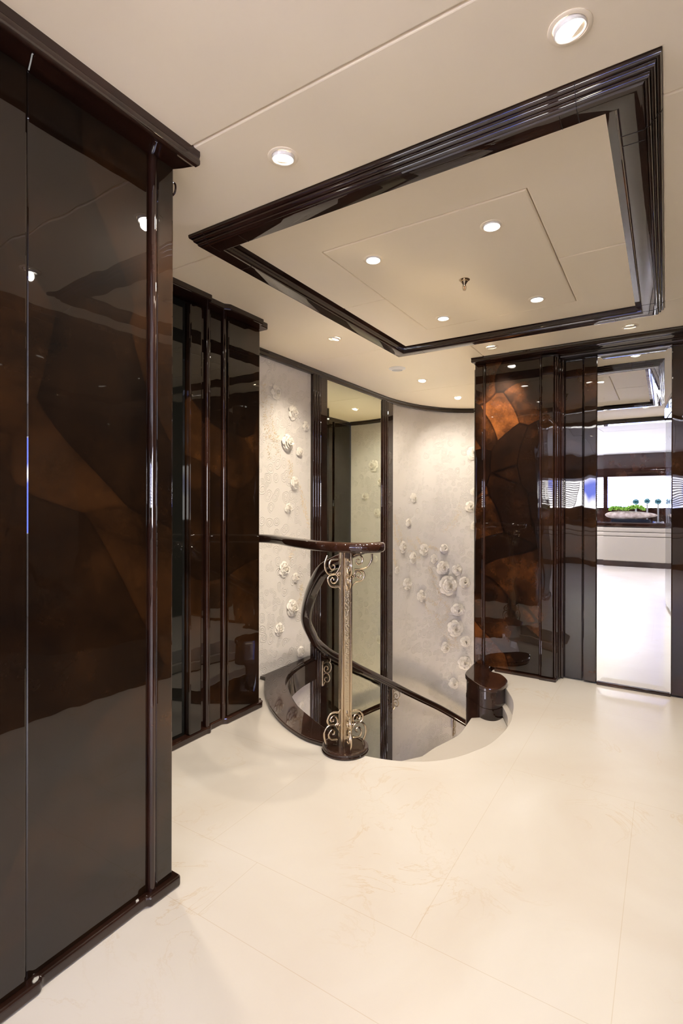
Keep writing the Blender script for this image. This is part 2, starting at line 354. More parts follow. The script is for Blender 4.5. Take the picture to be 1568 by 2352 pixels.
# ------------------------------------------------------------------ stairwell wall
KW = [(-2.26,4.2),(-2.25,4.46),(-2.2,4.75),(-2.113,4.99),(-1.96,5.226),(-1.725,5.395),(-1.45,5.47),(-1.17,5.48),(-.9,5.48)]
WP = [Vector((-2.26,2.2))] + [Vector((-2.26, 2.2+2.0*k/10)) for k in range(1,10)] + catmull(KW, 8)[:57]
SL = [0]
for a, b_ in zip(WP[:-1], WP[1:]): SL.append(SL[-1]+(b_-a).length)
def wall_at(s):
    for i in range(len(WP)-1):
        if s <= SL[i+1] or i == len(WP)-2:
            t = (s-SL[i])/(SL[i+1]-SL[i]); d = (WP[i+1]-WP[i]).normalized()
            return WP[i].lerp(WP[i+1], t), Vector((d.y, -d.x))
    return None
me = bpy.data.meshes.new('wall_stairwell'); vs = []; fs = []; ZB = -2.6
for i, p in enumerate(WP):
    d = (WP[min(i+1, len(WP)-1)]-WP[max(i-1, 0)]).normalized(); nn = Vector((d.y, -d.x))
    q = p - nn*.08
    vs += [(p.x,p.y,ZB),(p.x,p.y,H+.02),(q.x,q.y,H+.02),(q.x,q.y,ZB)]
for i in range(len(WP)-1):
    for k in range(4): fs.append((i*4+k, (i+1)*4+k, (i+1)*4+(k+1)%4, i*4+(k+1)%4))
me.from_pydata(vs, [], fs); me.update(); uvl = me.uv_layers.new(name='UVMap')
for lp_ in me.loops:
    vi = lp_.vertex_index; uvl.data[lp_.index].uv = (SL[vi//4], vs[vi][2])
me.polygons.foreach_set('use_smooth', [True]*len(me.polygons)); me.set_sharp_from_angle(angle=math.radians(40))
me.materials.append(PLASTER); o = bpy.data.objects.new('wall_stairwell', me); COL.objects.link(o); struct(o)
crown = [(-.03,H+.004),(.026,H+.004),(.028,H-.012),(.022,H-.018),(.022,H-.024),(.027,H-.030),(.027,H-.040),(.022,H-.045),(-.03,H-.045)]
struct(MB().sweep([tuple(p) for p in reversed(WP)], crown).build('trim_7', TRIM, smooth=True))
# fluted pilasters and tinted mirror
def flutes(y0, y1, rev=False):
    pts = []; wd = y1-y0; q = []
    nb = 3; bw = wd*.5/nb
    for k in range(nb):
        for j in range(7):
            a = PI*j/6; q.append((y0+bw*(k+.5)-bw*.46*math.cos(a), -2.242+.012*math.sin(a)))
    q += [(y0+wd*.52, -2.242), (y0+wd*.54, -2.236), (y0+wd*.97, -2.236), (y1, -2.242)]
    return [(x, y) for y, x in q] + [(-2.29, y1), (-2.29, y0)]
pl1 = struct(MB().prism(flutes(3.159, 3.353), ZB, H-.04).build('trim_8', TRIM, smooth=True))
pl2 = struct(MB().prism(flutes(4.264, 4.499), ZB, H-.04).build('trim_9', TRIM, smooth=True))
mr = thing('wall_mirror', 'tall bronze tinted mirror between fluted dark pilasters in the stairwell', 'mirror', (-2.25,3.81,ZB))
my0, my1, mz0, mz1, bw = -.456, .453, 0, 2.125-ZB, .022
mb = MB().add([(.012,my0+bw,mz0+bw),(.012,my1-bw,mz0+bw),(.012,my1-bw,mz1-bw),(.012,my0+bw,mz1-bw)], [(0,1,2,3)])
mb.build('glass', MIRROR_T, mr)
bv = MB().add([(.009,my0,mz0),(.009,my1,mz0),(.009,my1,mz1),(.009,my0,mz1),(.012,my0+bw,mz0+bw),(.012,my1-bw,mz0+bw),(.012,my1-bw,mz1-bw),(.012,my0+bw,mz1-bw),(0,my0,mz0),(0,my1,mz0),(0,my1,mz1),(0,my0,mz1)],
              [(0,1,5,4),(1,2,6,5),(2,3,7,6),(3,0,4,7),(0,8,9,1),(1,9,10,2),(2,10,11,3),(3,11,8,0),(8,11,10,9)])
bv.build('bevelled_edge', MIRROR_T, mr)

# ------------------------------------------------------------------ right wall
wr = struct(MB().box(-1.155, .7, 3.72, 5.6, ZB, H).box(-1.146, -.60, 3.612, 3.73, ZB, H).build('wall_back', TRIM))
MB().box(-1.148, -1.091, 3.60, 3.64, .02, 2.14).build('pilaster', LACQ_WARM, wr, bevel=.005, seg=3)
MB().tube([(-1.082,3.606,.02),(-1.082,3.606,1.1),(-1.082,3.606,2.14)], .0095, 14).build('bead', TRIM, wr, smooth=True)
MB().box(-1.073, -.712, 3.602, 3.64, .02, 2.14).build('panel', LACQ_WARM, wr, bevel=.003)
MB().tube([(-.7055,3.603,.02),(-.7055,3.603,1.1),(-.7055,3.603,2.14)], .007, 14).build('bead', TRIM, wr, smooth=True)
MB().box(-.698, -.622, 3.585, 3.64, .02, 2.14).build('pilaster', LACQ, wr, bevel=.005, seg=3)
for i, (x, y) in enumerate(((-.615,3.606),(-.606,3.632),(-.597,3.655),(-.588,3.68))):
    MB().tube([(x,y,.01),(x,y,1.1),(x,y,2.12)], .0085, 14).build('bead', TRIM, wr, smooth=True)
MB().box(-.585, -.574, 3.675, 3.72, .0, 2.12).build('bead', TRIM, wr, bevel=.003)
MB().box(-.568, -.462, 3.69, 3.73, .012, 2.115).build('panel', LACQ, wr, bevel=.004, seg=3)
MB().box(-.455, -.378, 3.675, 3.73, .012, 2.115).build('pilaster', LACQ, wr, bevel=.005, seg=3)
MB().box(.027, .30, 3.675, 3.73, .012, 2.115).build('pilaster', LACQ, wr, bevel=.005, seg=3)
MB().box(-.376, .026, 3.670, 3.73, 0, .016).build('threshold', TRIM, wr, bevel=.004, seg=3)
# side of the block facing the stairwell
for (a, b_) in ((3.66, 4.15), (4.20, 4.62), (4.67, 5.05), (5.10, 5.46)):
    MB().box(-1.172, -1.15, a, b_, ZB, H-.045).build('side_panel', LACQ, wr, bevel=.006, seg=3)
# tall mirror of the back wall, bevelled all round
mr = thing('wall_mirror', 'clear tall mirror between dark lacquered pilasters, reflecting the bright saloon', 'mirror', (-.175,3.70,.016))
mx0, mx1, mz0, mz1, bw = -.201, .201, 0, 2.10, .036
MB().add([(mx0+bw,-.012,mz0+bw),(mx1-bw,-.012,mz0+bw),(mx1-bw,-.012,mz1-bw),(mx0+bw,-.012,mz1-bw)], [(0,1,2,3)]).build('glass', MIRROR, mr)
MB().add([(mx0,-.0105,mz0),(mx1,-.0105,mz0),(mx1,-.0105,mz1),(mx0,-.0105,mz1),(mx0+bw,-.012,mz0+bw),(mx1-bw,-.012,mz0+bw),(mx1-bw,-.012,mz1-bw),(mx0+bw,-.012,mz1-bw),(mx0,.015,mz0),(mx1,.015,mz0),(mx1,.015,mz1),(mx0,.015,mz1)],
         [(0,1,5,4),(1,2,6,5),(2,3,7,6),(3,0,4,7),(0,8,9,1),(1,9,10,2),(2,10,11,3),(3,11,8,0),(8,11,10,9)]).build('bevelled_edge', MIRROR, mr)
# cornice of the back wall: lip, then two fillets stepping back over the doors
cor = MB()
cor.sweep([(.35,3.70),(-.70,3.70),(-.70,3.705),(-1.15,3.705)], [(-.05,H+.004),(.188,H+.004),(.190,H-.006),(.186,H-.012),(.188,H-.02),(.188,H-.026),(.182,H-.030),(.150,H-.030),(.145,H-.026),(.11,H-.026),(.105,H-.030),(-.05,H-.030)])
struct(cor.build('trim_10', TRIM, smooth=True))
struct(MB().sweep([(.35,3.72),(-.594,3.72)], [(-.02,H-.02),(.09,H-.02),(.09,H-.034),(.082,H-.040),(.066,H-.040),(.064,H-.048),(.050,H-.050),(.050,H-.056),(-.02,H-.056)]).build('trim_11', TRIM, smooth=True))
struct(MB().prism([(-1.0,3.64),(-1.0,3.577),(-.708,3.577),(-.706,3.566),(-.606,3.566),(-.602,3.57),(-.602,3.64)], 0, .018).build('baseboard_back', TRIM, bevel=.004, seg=3))
# right wall and the wall between the lobby and the saloon
wr2 = struct(MB().box(.285, .40, .30, 3.72, 0, H).build('wall_right', TRIM))
for (a, b_) in ((.34, 1.1), (1.14, 2.3), (2.34, 3.0), (3.04, 3.62)):
    MB().box(.272, .30, a, b_, .03, 2.13).build('panel', LACQ, wr2, bevel=.005, seg=3)
struct(MB().box(.19, .30, .30, 3.67, H-.035, H+.003).build('trim_12', TRIM, bevel=.006))
struct(MB().box(-1.4, .4, .26, .42, H-.05, H+.003).build('trim_13', TRIM, bevel=.01, seg=3))

# ------------------------------------------------------------------ stair: coping, steps, pedestal
cop = [tuple(p) for p in ring_in] + [(-2.255,3.138),(-2.255,2.585),(-2.21,2.585)] + [tuple(p) for p in ring_out]
cop = cop[::-1]
t = struct(MB().prism(cop, .002, .022).build('trim_14', TRIM, bevel=.005, seg=3))
struct(MB().sweep([tuple(p) for p in ring_in], [(.004,.0),(-.014,.0),(-.014,-.14),(.004,-.14)]).build('trim_15', TRIM, smooth=True))
pv = Vector((-1.01,3.16)); zz = -.17
noses = [catmull([(-1.02,3.14),(-1.006,2.92),(-1.018,2.811),(-1.061,2.659),(-1.082,2.53),(-1.106,2.444),(-1.15,2.30),(-1.22,2.10)], 3)]
st = MB(); outer = [p for p in reversed(hole_edge)][10:]
poly = [(-.79,3.33)] + [(p.x+.02, p.y-.02) for p in outer] + [tuple(p) for p in reversed(noses[0])]
tag(st.prism(poly, zz-.06, zz).build('stair_tread', MARBLE, bevel=.006, seg=3), 'curved cream marble top step just below the floor edge', 'stair tread', None)
def edge_pt(a):                                   # far end of a winder nosing
    R_ = 1.25
    x = max(-2.23, pv.x + R_*math.cos(a)); y = max(2.10, pv.y + R_*math.sin(a)); return (x, y)
angs = [math.radians(a) for a in (256, 236, 216, 198, 180)]
tr = thing('winding_stair', 'hidden lower flight of winding marble steps descending inside the stairwell', 'stairs', (pv.x, pv.y, -2.6))
for k in range(1, 5):
    zt = -.17-.17*k
    a0, a1 = angs[k-1], angs[k]
    P_ = [(pv.x+.28*math.cos(a0), pv.y+.28*math.sin(a0)), edge_pt(a0), edge_pt((a0+a1)/2), edge_pt(a1), (pv.x+.28*math.cos(a1), pv.y+.28*math.sin(a1))]
    MB().prism([(x-pv.x, y-pv.y) for x, y in P_], zt-.08+2.6, zt+2.6).build('step', MARBLE, tr, bevel=.005)
for k in range(5, 10):
    zt = -.17-.17*k; y = 3.15+(k-5)*.26
    MB().box(-2.23-pv.x, -1.5-pv.x, y-pv.y, y+.27-pv.y, zt-.08+2.6, zt+2.6).build('step', MARBLE, tr, bevel=.005)
struct(MB().box(-2.6, -1.0, 1.8, 5.7, ZB-.05, ZB).build('floor_lower', MARBLE))
struct(MB().box(-2.6, -.5, 1.7, 1.78, ZB, -.1).box(-.6,-.5,1.7,3.75,ZB,-.1).build('wall_lower', PLASTER))
for x, y in ((-1.32, 3.55), (-1.34, 4.8), (-1.36, 2.7)):  # unseen uplights added to brighten the stairwell and the ceiling above it
    l = bpy.data.lights.new('lower_deck_lamp', 'SPOT'); l.energy = SPOT*2.0; l.spot_size = 1.5; l.spot_blend = 1; l.color = (1,.78,.50); l.shadow_soft_size = .1
    o = bpy.data.objects.new('lower_deck_lamp', l); COL.objects.link(o); o.location = (x, y, -2.3); o.rotation_euler = (PI, 0, 0)
# pedestal at the head of the inner string
po = catmull([(-1.15,3.60),(-1.142,3.5),(-1.132,3.358),(-1.10,3.29),(-1.061,3.245),(-.977,3.165),(-.92,3.142),(-.875,3.16),(-.850,3.22),(-.845,3.31),(-.865,3.38),(-.924,3.455),(-.99,3.475),(-1.02,3.52),(-1.03,3.60)], 5)
pd = thing('newel_pedestal', 'low dark lacquered curved pedestal at the stair head against the back wall', 'pedestal', (-1.0,3.35,-.7))
c0 = Vector((-1.0, 3.35))
def shr(k): return [((p.x-c0.x)*k, (p.y-c0.y)*k if p.y < 3.58 else p.y-c0.y) for p in po]
MB().prism(shr(1), .703, .732).build('cap', TRIM, pd, bevel=.007, seg=3)
MB().prism(shr(.93), .60, .705).build('body', TRIM, pd)
MB().prism(shr(.955), 0, .598).build('drum', TRIM, pd)

# ------------------------------------------------------------------ newel post
Nx, Ny = -1.272, 2.062
nw = thing('newel_post', 'slim nickel newel post with scroll ironwork on a round dark base', 'newel post', (Nx, Ny, 0))
MB().lathe([(0,0),(.107,0),(.110,.004),(.110,.007),(.106,.011),(.106,.013),(.109,.016),(.108,.021),(.103,.024),(.088,.024),(.085,.021),(0,.021)], n=48).build('base', TRIM, nw, smooth=True)
MB().lathe([(0,-.12),(.085,-.12),(.085,0),(0,0)], n=40).build('base_drum', WHITE, nw, smooth=True)
ANG = YAW+.26
colm = MB()
def rotz(a): return Matrix.Rotation(a, 3, 'Z')
A = rotz(ANG)
def post_outline():                                 # fluted square section: two reeds beside each flat face
    out = []
    for k in range(4):
        R_ = rotz(k*PI/2+ANG)
        for (x, y) in [(-.0265,-.020)]+[(-.0205+.0055*math.cos(a), -.0215-.0055*math.sin(a)) for a in [PI*.95-j*PI*.9/5 for j in range(6)]]+[(-.013,-.021),(-.0128,-.025),(.0128,-.025),(.013,-.021)]+[(.0205+.0055*math.cos(a), -.0215-.0055*math.sin(a)) for a in [PI*.95-j*PI*.9/5 for j in range(6)]]:
            v = R_ @ Vector((x, y, 0)); out.append((v.x, v.y))
    return out
colm.prism(post_outline(), .020, .935).build('column', CHROME, nw, smooth=False, bevel=.0008)
for k in range(4):
    pl_ = MB().box(-.0118, .0118, -.0262, -.0248, .06, .90)
    o = pl_.build('hammered_strip', HAMMER, nw); o.rotation_euler = (0, 0, ANG+k*PI/2)
SC = [[(.088,.022),(.100,.058),(.0975,.088),(.080,.110),(.051,.110),(.034,.088),(.025,.068)],
      [(.037,.040),(.070,.044),(.079,.068),(.067,.088),(.054,.083),(.053,.070),(.062,.066)],
      [(.024,.182),(.034,.168),(.051,.170),(.073,.163),(.085,.141),(.083,.122),(.066,.110),(.046,.112),(.037,.128),(.046,.148),(.061,.152),(.072,.139),(.066,.127),(.057,.130),(.058,.138)],
      [(.025,.110),(.032,.104),(.038,.110),(.032,.117),(.026,.112)]]
def scroll_mesh(lines, flip=None, sc=1.0):
    b = MB()
    for l in lines:
        pts = catmull([(r*sc if sc != 1 else r, 0, (flip-z*sc) if flip else z) for r, z in l], 5)
        b.tube([tuple(p) for p in pts], lambda t: .0052*(1-.35*t), 8, flat=(0,1,0), r2=.0042)
    return b
sm = scroll_mesh(SC)
o0 = sm.build('scroll_bracket', CHROME, nw, smooth=True); o0.location = (0, 0, .010)
TOPL = SC + []
ot = scroll_mesh(SC, flip=.215).build('scroll_bracket', CHROME, nw, smooth=True)
me_t = ot.data; me_b = o0.data
o0.rotation_euler = (0, 0, ANG); ot.rotation_euler = (0, 0, ANG+PI/2); ot.location = (0,0,.720)
for k in range(1, 4):
    c = o0.copy(); COL.objects.link(c); c.parent = nw; c.rotation_euler = (0, 0, ANG+k*PI/2)
for k in (2, 3):
    c = ot.copy(); COL.objects.link(c); c.parent = nw; c.rotation_euler = (0, 0, ANG+k*PI/2)
# the bracket that reaches out under the curl of the rail
big = [[(.130,.002),(.128,.030),(.112,.058),(.098,.068),(.070,.074),(.045,.072)], [(.040,.012),(.066,.006),(.082,.022),(.078,.044),(.060,.050),(.050,.036),(.058,.026),(.066,.030)],
       [(.045,.084),(.066,.078),(.088,.088),(.090,.112),(.076,.128),(.050,.134),(.034,.148),(.027,.160)], [(.046,.110),(.044,.092),(.064,.086),(.076,.100),(.066,.114),(.056,.106),(.061,.099)], SC[3]]
scroll_mesh(big, flip=.918).build('scroll_bracket', CHROME, nw, smooth=True).rotation_euler = (0, 0, ANG)

# ------------------------------------------------------------------ handrail (one continuous piece)
RAIL = [(-2.17,2.262,.950),(-2.05,2.315,.950),(-1.95,2.320,.950),(-1.83,2.275,.950),(-1.66,2.175,.950),(-1.5,2.098,.950),(-1.38,2.055,.950),(-1.27,2.045,.950),(-1.195,2.068,.950),(-1.150,2.125,.950),(-1.172,2.190,.948),(-1.24,2.225,.938),(-1.33,2.215,.905),
        (-1.42,2.205,.862),(-1.52,2.235,.805),(-1.68,2.363,.664),(-1.87,2.574,.495),(-1.99,2.743,.377),(-2.09,2.94,.245),(-2.14,3.066,.155),(-2.165,3.27,.027),(-2.172,3.52,-.10),(-2.17,3.756,-.225),(-2.17,4.03,-.365),(-2.165,4.3,-.505),(-2.13,4.56,-.65),(-2.06,4.80,-.79),(-1.95,5.04,-.94),(-1.79,5.235,-1.10),(-1.58,5.35,-1.24),(-1.35,5.38,-1.38),(-1.20,5.38,-1.46)]
pts = catmull(RAIL, 8); rows = []
w_, h_ = .034, .0245
secp = []
for k in range(20):
    a = 2*PI*k/20; c_, s_ = math.cos(a), math.sin(a)
    secp.append((w_*math.copysign(abs(c_)**.55, c_), h_*math.copysign(abs(s_)**.6, s_)))
for i, p in enumerate(pts):
    t_ = (pts[min(i+1, len(pts)-1)]-pts[max(i-1, 0)]).normalized()
    sd = Vector((t_.y, -t_.x, 0)).normalized(); uu = sd.cross(t_).normalized()
    rows.append([tuple(p+sd*a+uu*b_) for a, b_ in secp])
hr = thing('handrail', 'long dark lacquered handrail curling round the newel and sweeping down the stairwell wall', 'handrail', (0, 0, 0))
hb = MB().grid(rows, closed_v=True); hb.f.append(tuple(range(20))); hb.f.append(tuple(range(len(hb.v)-20, len(hb.v)))[::-1])
hb.build('rail', TRIM, hr, smooth=True)
ub = MB()                                            # slimmer nickel-dark under-rail of the sloping part
sub = pts[13*8:]
rws = []
for i, p in enumerate(sub):
    t_ = (sub[min(i+1, len(sub)-1)]-sub[max(i-1, 0)]).normalized(); sd = Vector((t_.y, -t_.x, 0)).normalized(); uu = sd.cross(t_).normalized()
    rws.append([tuple(p+sd*a+uu*b_) for a, b_ in ((-.014,-.022),(-.014,-.036),(.014,-.036),(.014,-.022))])
ub.grid(rws, closed_v=True).build('under_rail', TRIM, hr)
def rail_bracket(s_at, z0):
    """wall plate with two scrolls reaching out to the rail"""
    p, n_ = wall_at(s_at); a = math.atan2(n_.y, n_.x)
    e_ = bpy.data.objects.new('wall_bracket', None); COL.objects.link(e_); e_.parent = hr
    e_.location = (p.x+n_.x*.028, p.y+n_.y*.028, z0); e_.rotation_euler = (0, 0, a)
    MB().box(-.004, .006, -.010, .010, -.19, .0).build('plate', BRASS, e_, bevel=.003)
    b = MB()
    for l in ([(.006,-.02),(.030,-.004),(.062,.0),(.078,-.028),(.070,-.062),(.045,-.082),(.022,-.078),(.014,-.060),(.024,-.036),(.042,-.034),(.050,-.050),(.040,-.060)],
              [(.006,-.105),(.026,-.088),(.052,-.092),(.066,-.118),(.054,-.146),(.030,-.152),(.018,-.138),(.026,-.118),(.040,-.122)], [(.006,-.185),(.014,-.170),(.020,-.158)], [(.062,.0),(.07,.012),(.072,.03)]):
        q = catmull([(r, 0, z) for r, z in l], 5); b.tube([tuple(v) for v in q], .0036, 8, flat=(0,1,0), r2=.0028)
    b.build('scroll', BRASS, e_, smooth=True)
rail_bracket(1.085, -.055); rail_bracket(2.275, -.63); rail_bracket(3.15, -1.10)

# ------------------------------------------------------------------ plaster roses
def rose_mesh(seed):
    rnd = random.Random(seed); b = MB()
    rings = [(7, 1.0, .16, .10), (6, .80, .24, .22), (5, .60, .34, .42), (4, .42, .42, .62), (3, .25, .48, .9)]
    for ri, (n_, R_, h, curl) in enumerate(rings):
        off = rnd.random()*6; zt_ = (.30, .46, .60, .74, .86)[ri]; zb_ = (.08, .16, .26, .36, .46)[ri]
        for k in range(n_):
            a = off+2*PI*k/n_+rnd.uniform(-.2, .2); rl = R_*rnd.uniform(.84, 1.08); wd = 2.35*R_*PI/n_*rnd.uniform(.85, 1.12)
            tl = rnd.uniform(-.14, .14); zt = zt_*rnd.uniform(.85, 1.2); rows_ = []; ca, sa = math.cos(a), math.sin(a)
            for i in range(7):
                u = i/6; row = []
                for j in range(9):
                    v = j/4-1
                    r = rl*(.15+.85*u) - .13*R_*v*v*u
                    ww = wd*math.sin(min(1, .22+u)*PI/2)*(1-.30*max(0, u-.6)/.4)
                    y = v*ww*.5
                    z = zb_+(zt-zb_)*u**.7 + .20*R_*v*v*u*(1-.5*u) + tl*u*v*.4 + .03*math.sin(7*v+seed+k)*u - .20*R_*max(0, (u-.72)/.28)**1.5
                    row.append((x_*ca-y*sa, x_*sa+y*ca, z) if (x_ := r) is not None else None)
                rows_.append(row)
            b.grid(rows_)
    core = []
    for i in range(30):
        t_ = i/29; a = t_*4.6*PI; r = .03+.17*t_
        core.append([(r*math.cos(a), r*math.sin(a), .42), ((r+.03)*math.cos(a), (r+.03)*math.sin(a), .96-.16*t_)])
    b.grid(core)
    b.lathe([(0,.0),(.62,.0),(.55,.12),(.30,.36),(0,.45)], n=16)
    me = bpy.data.meshes.new('plaster_rose'); me.from_pydata(b.v, [], b.f); me.update()
    me.polygons.foreach_set('use_smooth', [True]*len(me.polygons)); me.materials.append(ROSE)
    return me
RM = [rose_mesh(s) for s in (3, 11, 29, 47, 60)]
LP, RP = 'on the left plaster panel', 'on the curved wall'
ROSES = [
 (.547,1.914,.049,'topmost cream plaster rose '+LP),
 (.734,1.804,.055,'cream plaster rose second from the top '+LP),
 (.890,1.726,.039,'small cream plaster rose high beside the dark pilaster '+LP),
 (.670,1.583,.067,'largest cream plaster rose of the upper half '+LP),
 (.818,1.532,.042,'small cream plaster rose touching the largest upper rose '+LP),
 (.756,1.302,.052,'lone cream plaster rose below the upper cluster '+LP),
 (.686,1.123,.041,'cream plaster rose just above the level handrail '+LP),
 (.641,.698,.057,'cream plaster rose first below the level handrail '+LP),
 (.774,.622,.041,'small cream plaster rose beside the first one below the handrail '+LP),
 (.729,.411,.068,'large ruffled cream plaster rose in the lower half '+LP),
 (.587,.288,.046,'cream plaster rose lower left of the large ruffled one '+LP),
 (.836,.073,.046,'lowest cream plaster rose above the dark coping '+LP),
 (.846,-.321,.028,'tiny cream plaster rose seen through the stair opening beside the dark coping'),
 (2.560,.969,.046,'small cream plaster rose above the left cluster '+RP),
 (2.473,.727,.062,'cream plaster rose at the left end of the big cluster '+RP),
 (2.794,.688,.064,'cream plaster rose third from the left in the cluster '+RP),
 (2.632,.612,.058,'cream plaster rose below the two leftmost of the cluster '+RP),
 (2.928,.582,.050,'small cream plaster rose in the middle of the cluster '+RP),
 (3.052,.685,.056,'cream plaster rose highest in the middle of the cluster '+RP),
 (3.037,.488,.081,'big cream plaster rose touching the top of the largest one '+RP),
 (3.196,.459,.061,'cream plaster rose upper right of the largest one '+RP),
 (2.379,.510,.040,'cream plaster rose half hidden by the dark pilaster at the curved wall edge'),
 (3.104,.303,.107,'largest cream plaster rose of the cluster '+RP),
 (3.284,.328,.066,'cream plaster rose right of the largest one '+RP),
 (2.543,.355,.067,'cream plaster rose low at the left, under the cluster '+RP),
 (2.760,.209,.064,'lone cream plaster rose with bead sprays hanging from it '+RP),
 (3.210,.033,.076,'cream plaster rose just above the wide open one '+RP),
 (3.179,-.156,.092,'wide open cream plaster rose in the lower half '+RP),
 (3.297,-.301,.066,'cream plaster rose lower right of the wide open one '+RP),
 (3.073,-.359,.061,'cream plaster rose lower left of the wide open one '+RP),
 (3.286,-.528,.076,'cream plaster rose just above the low curved pedestal '+RP),
 (3.166,-.748,.061,'lowest cream plaster rose '+RP),
 (2.641,1.219,.049,'lone cream plaster rose high near the dark pilaster '+RP),
 (3.344,1.131,.066,'cream plaster rose beside the lacquered block, middle height '+RP),
 (3.375,1.703,.081,'topmost cream plaster rose '+RP+''),
 (3.380,1.287,.046,'small cream plaster rose peeping from behind the lacquered block, below the topmost'),
 (3.383,.928,.046,'small cream plaster rose peeping from behind the lacquered block, lower one'),
 (3.62,1.62,.075,'cream plaster rose seen only in the tinted mirror, upper right'),
 (3.50,1.42,.060,'cream plaster rose seen only in the tinted mirror, below the upper right one'),
 (3.74,1.25,.055,'cream plaster rose seen only in the tinted mirror, middle'),
 (3.56,1.05,.055,'cream plaster rose seen only in the tinted mirror, just above the rail curl'),
 (3.60,.50,.05,'cream plaster rose seen only in the tinted mirror, lower half'),
 (3.52,-.45,.055,'cream plaster rose seen only in the tinted mirror, near the sloping rail'),
]
for i, (s, z, r, lab) in enumerate(ROSES):
    p, n_ = wall_at(s)
    o = bpy.data.objects.new('plaster_rose', RM[i % 5]); COL.objects.link(o)
    q = Vector((n_.x, n_.y, 0)).to_track_quat('Z', 'Y'); o.rotation_mode = 'QUATERNION'
    from mathutils import Quaternion
    o.rotation_quaternion = q @ Quaternion((0, 0, 1), i*1.7); o.location = (p.x-n_.x*.0, p.y-n_.y*.0, z); o.scale = (r, r, r*.8)
    tag(o, lab, 'flower', 'cream plaster roses on the stairwell wall')
SPR = [
 ([(.418,1.952),(.427,1.81),(.45,1.61),(.482,1.468)],'gold bead spray trailing down the left edge of the left plaster panel'),
 ([(.454,1.727),(.481,1.614),(.536,1.59),(.583,1.476)],'gold bead spray between the left edge and the largest upper rose'),
 ([(.499,1.822),(.517,1.677),(.583,1.596)],'short gold bead spray below the topmost rose of the left panel'),
 ([(.695,1.469),(.715,1.393),(.72,1.332)],'gold bead spray between the largest upper rose and the lone rose, left panel'),
 ([(.808,1.304),(.872,1.178),(.916,1.016)],'long gold bead spray falling right of the lone rose, left panel'),
 ([(.835,1.209),(.889,1.114),(.933,.983)],'gold bead spray nearest the dark pilaster above the handrail'),
 ([(.763,.911),(.742,.819),(.707,.76)],'gold bead spray just below the level handrail, left panel'),
 ([(.837,.573),(.848,.492),(.811,.418)],'gold bead spray right of the ruffled lower rose, left panel'),
 ([(2.332,1.04),(2.407,.911),(2.459,.779)],'dense gold bead spray above the leftmost cluster rose, curved wall'),
 ([(2.317,.956),(2.356,.827),(2.408,.761)],'gold bead spray along the dark pilaster edge, curved wall'),
 ([(2.318,.723),(2.334,.637),(2.357,.551)],'gold bead spray lowest along the dark pilaster edge, curved wall'),
 ([(2.551,.805),(2.638,.748),(2.703,.692)],'gold bead spray between the two left cluster roses, curved wall'),
 ([(2.696,.813),(2.734,.767),(2.777,.72)],'gold bead spray rising above the third cluster rose, curved wall'),
 ([(2.585,.685),(2.652,.637),(2.747,.587)],'gold bead spray under the third cluster rose, curved wall'),
 ([(2.864,.716),(2.922,.701),(2.978,.68)],'short gold bead spray reaching to the highest cluster rose, curved wall'),
 ([(2.865,.503),(2.906,.428),(2.967,.37)],'gold bead spray left of the big rose, curved wall'),
 ([(2.906,.351),(2.968,.278),(3.006,.184)],'gold bead spray left of the largest rose, curved wall'),
 ([(2.99,.162),(3.059,.112),(3.12,.04)],'gold bead spray just below the largest rose, curved wall'),
 ([(3.1,.041),(3.085,-.051),(3.007,-.091)],'gold bead spray above the wide open rose, curved wall'),
 ([(2.837,.175),(2.924,.122),(2.968,.086)],'upper gold bead spray hanging from the lone rose, curved wall'),
 ([(2.79,.134),(2.849,.06),(2.913,0)],'lower gold bead spray hanging from the lone rose, curved wall'),
 ([(3.06,-.211),(3.111,-.283),(3.141,-.354)],'gold bead spray below left of the wide open rose, curved wall'),
 ([(3.174,-.24),(3.184,-.309),(3.218,-.37)],'gold bead spray straight below the wide open rose, curved wall'),
 ([(3.228,1.055),(3.156,.986),(3.067,.871)],'fine gold bead spray falling from the roses beside the lacquered block'),
 ([(3.228,1.148),(3.204,1.009),(3.157,.917)],'second fine gold bead spray beside the lacquered block, nearer to it'),
 ([(3.007,-.137),(2.974,-.066),(2.969,.004)],'gold bead spray branching left of the wide open rose, curved wall'),
]
rnd = random.Random(5)
def bead(b, c, r):
    vs = [(c[0]+r*x, c[1]+r*y, c[2]+r*z) for x, y, z in ((1,0,0),(-1,0,0),(0,1,0),(0,-1,0),(0,0,1),(0,0,-1))]
    b.add(vs, [(0,2,4),(2,1,4),(1,3,4),(3,0,4),(2,0,5),(1,2,5),(3,1,5),(0,3,5)])
for l, lab in SPR:
    b = MB(); q = catmull([(a, c_) for a, c_ in l], 12); dense = 5 if 'dense' in lab or 'pilaster edge' in lab else 3
    for p in q:
        for k in range(dense):
            s = p.x+rnd.gauss(0, .014); z = p.y+rnd.gauss(0, .012); pw, n_ = wall_at(s)
            r = rnd.uniform(.0018, .0038)
            bead(b, (pw.x+n_.x*r*.6, pw.y+n_.y*r*.6, z), r)
            if rnd.random() < .5: bead(b, (pw.x+n_.x*r*.6, pw.y+n_.y*r*.6+.003, z+.004), r*.8)
    tag(b.build('bead_spray', BEAD), lab, 'bead spray', 'gold bead sprays on the stairwell wall')['kind'] = 'stuff'

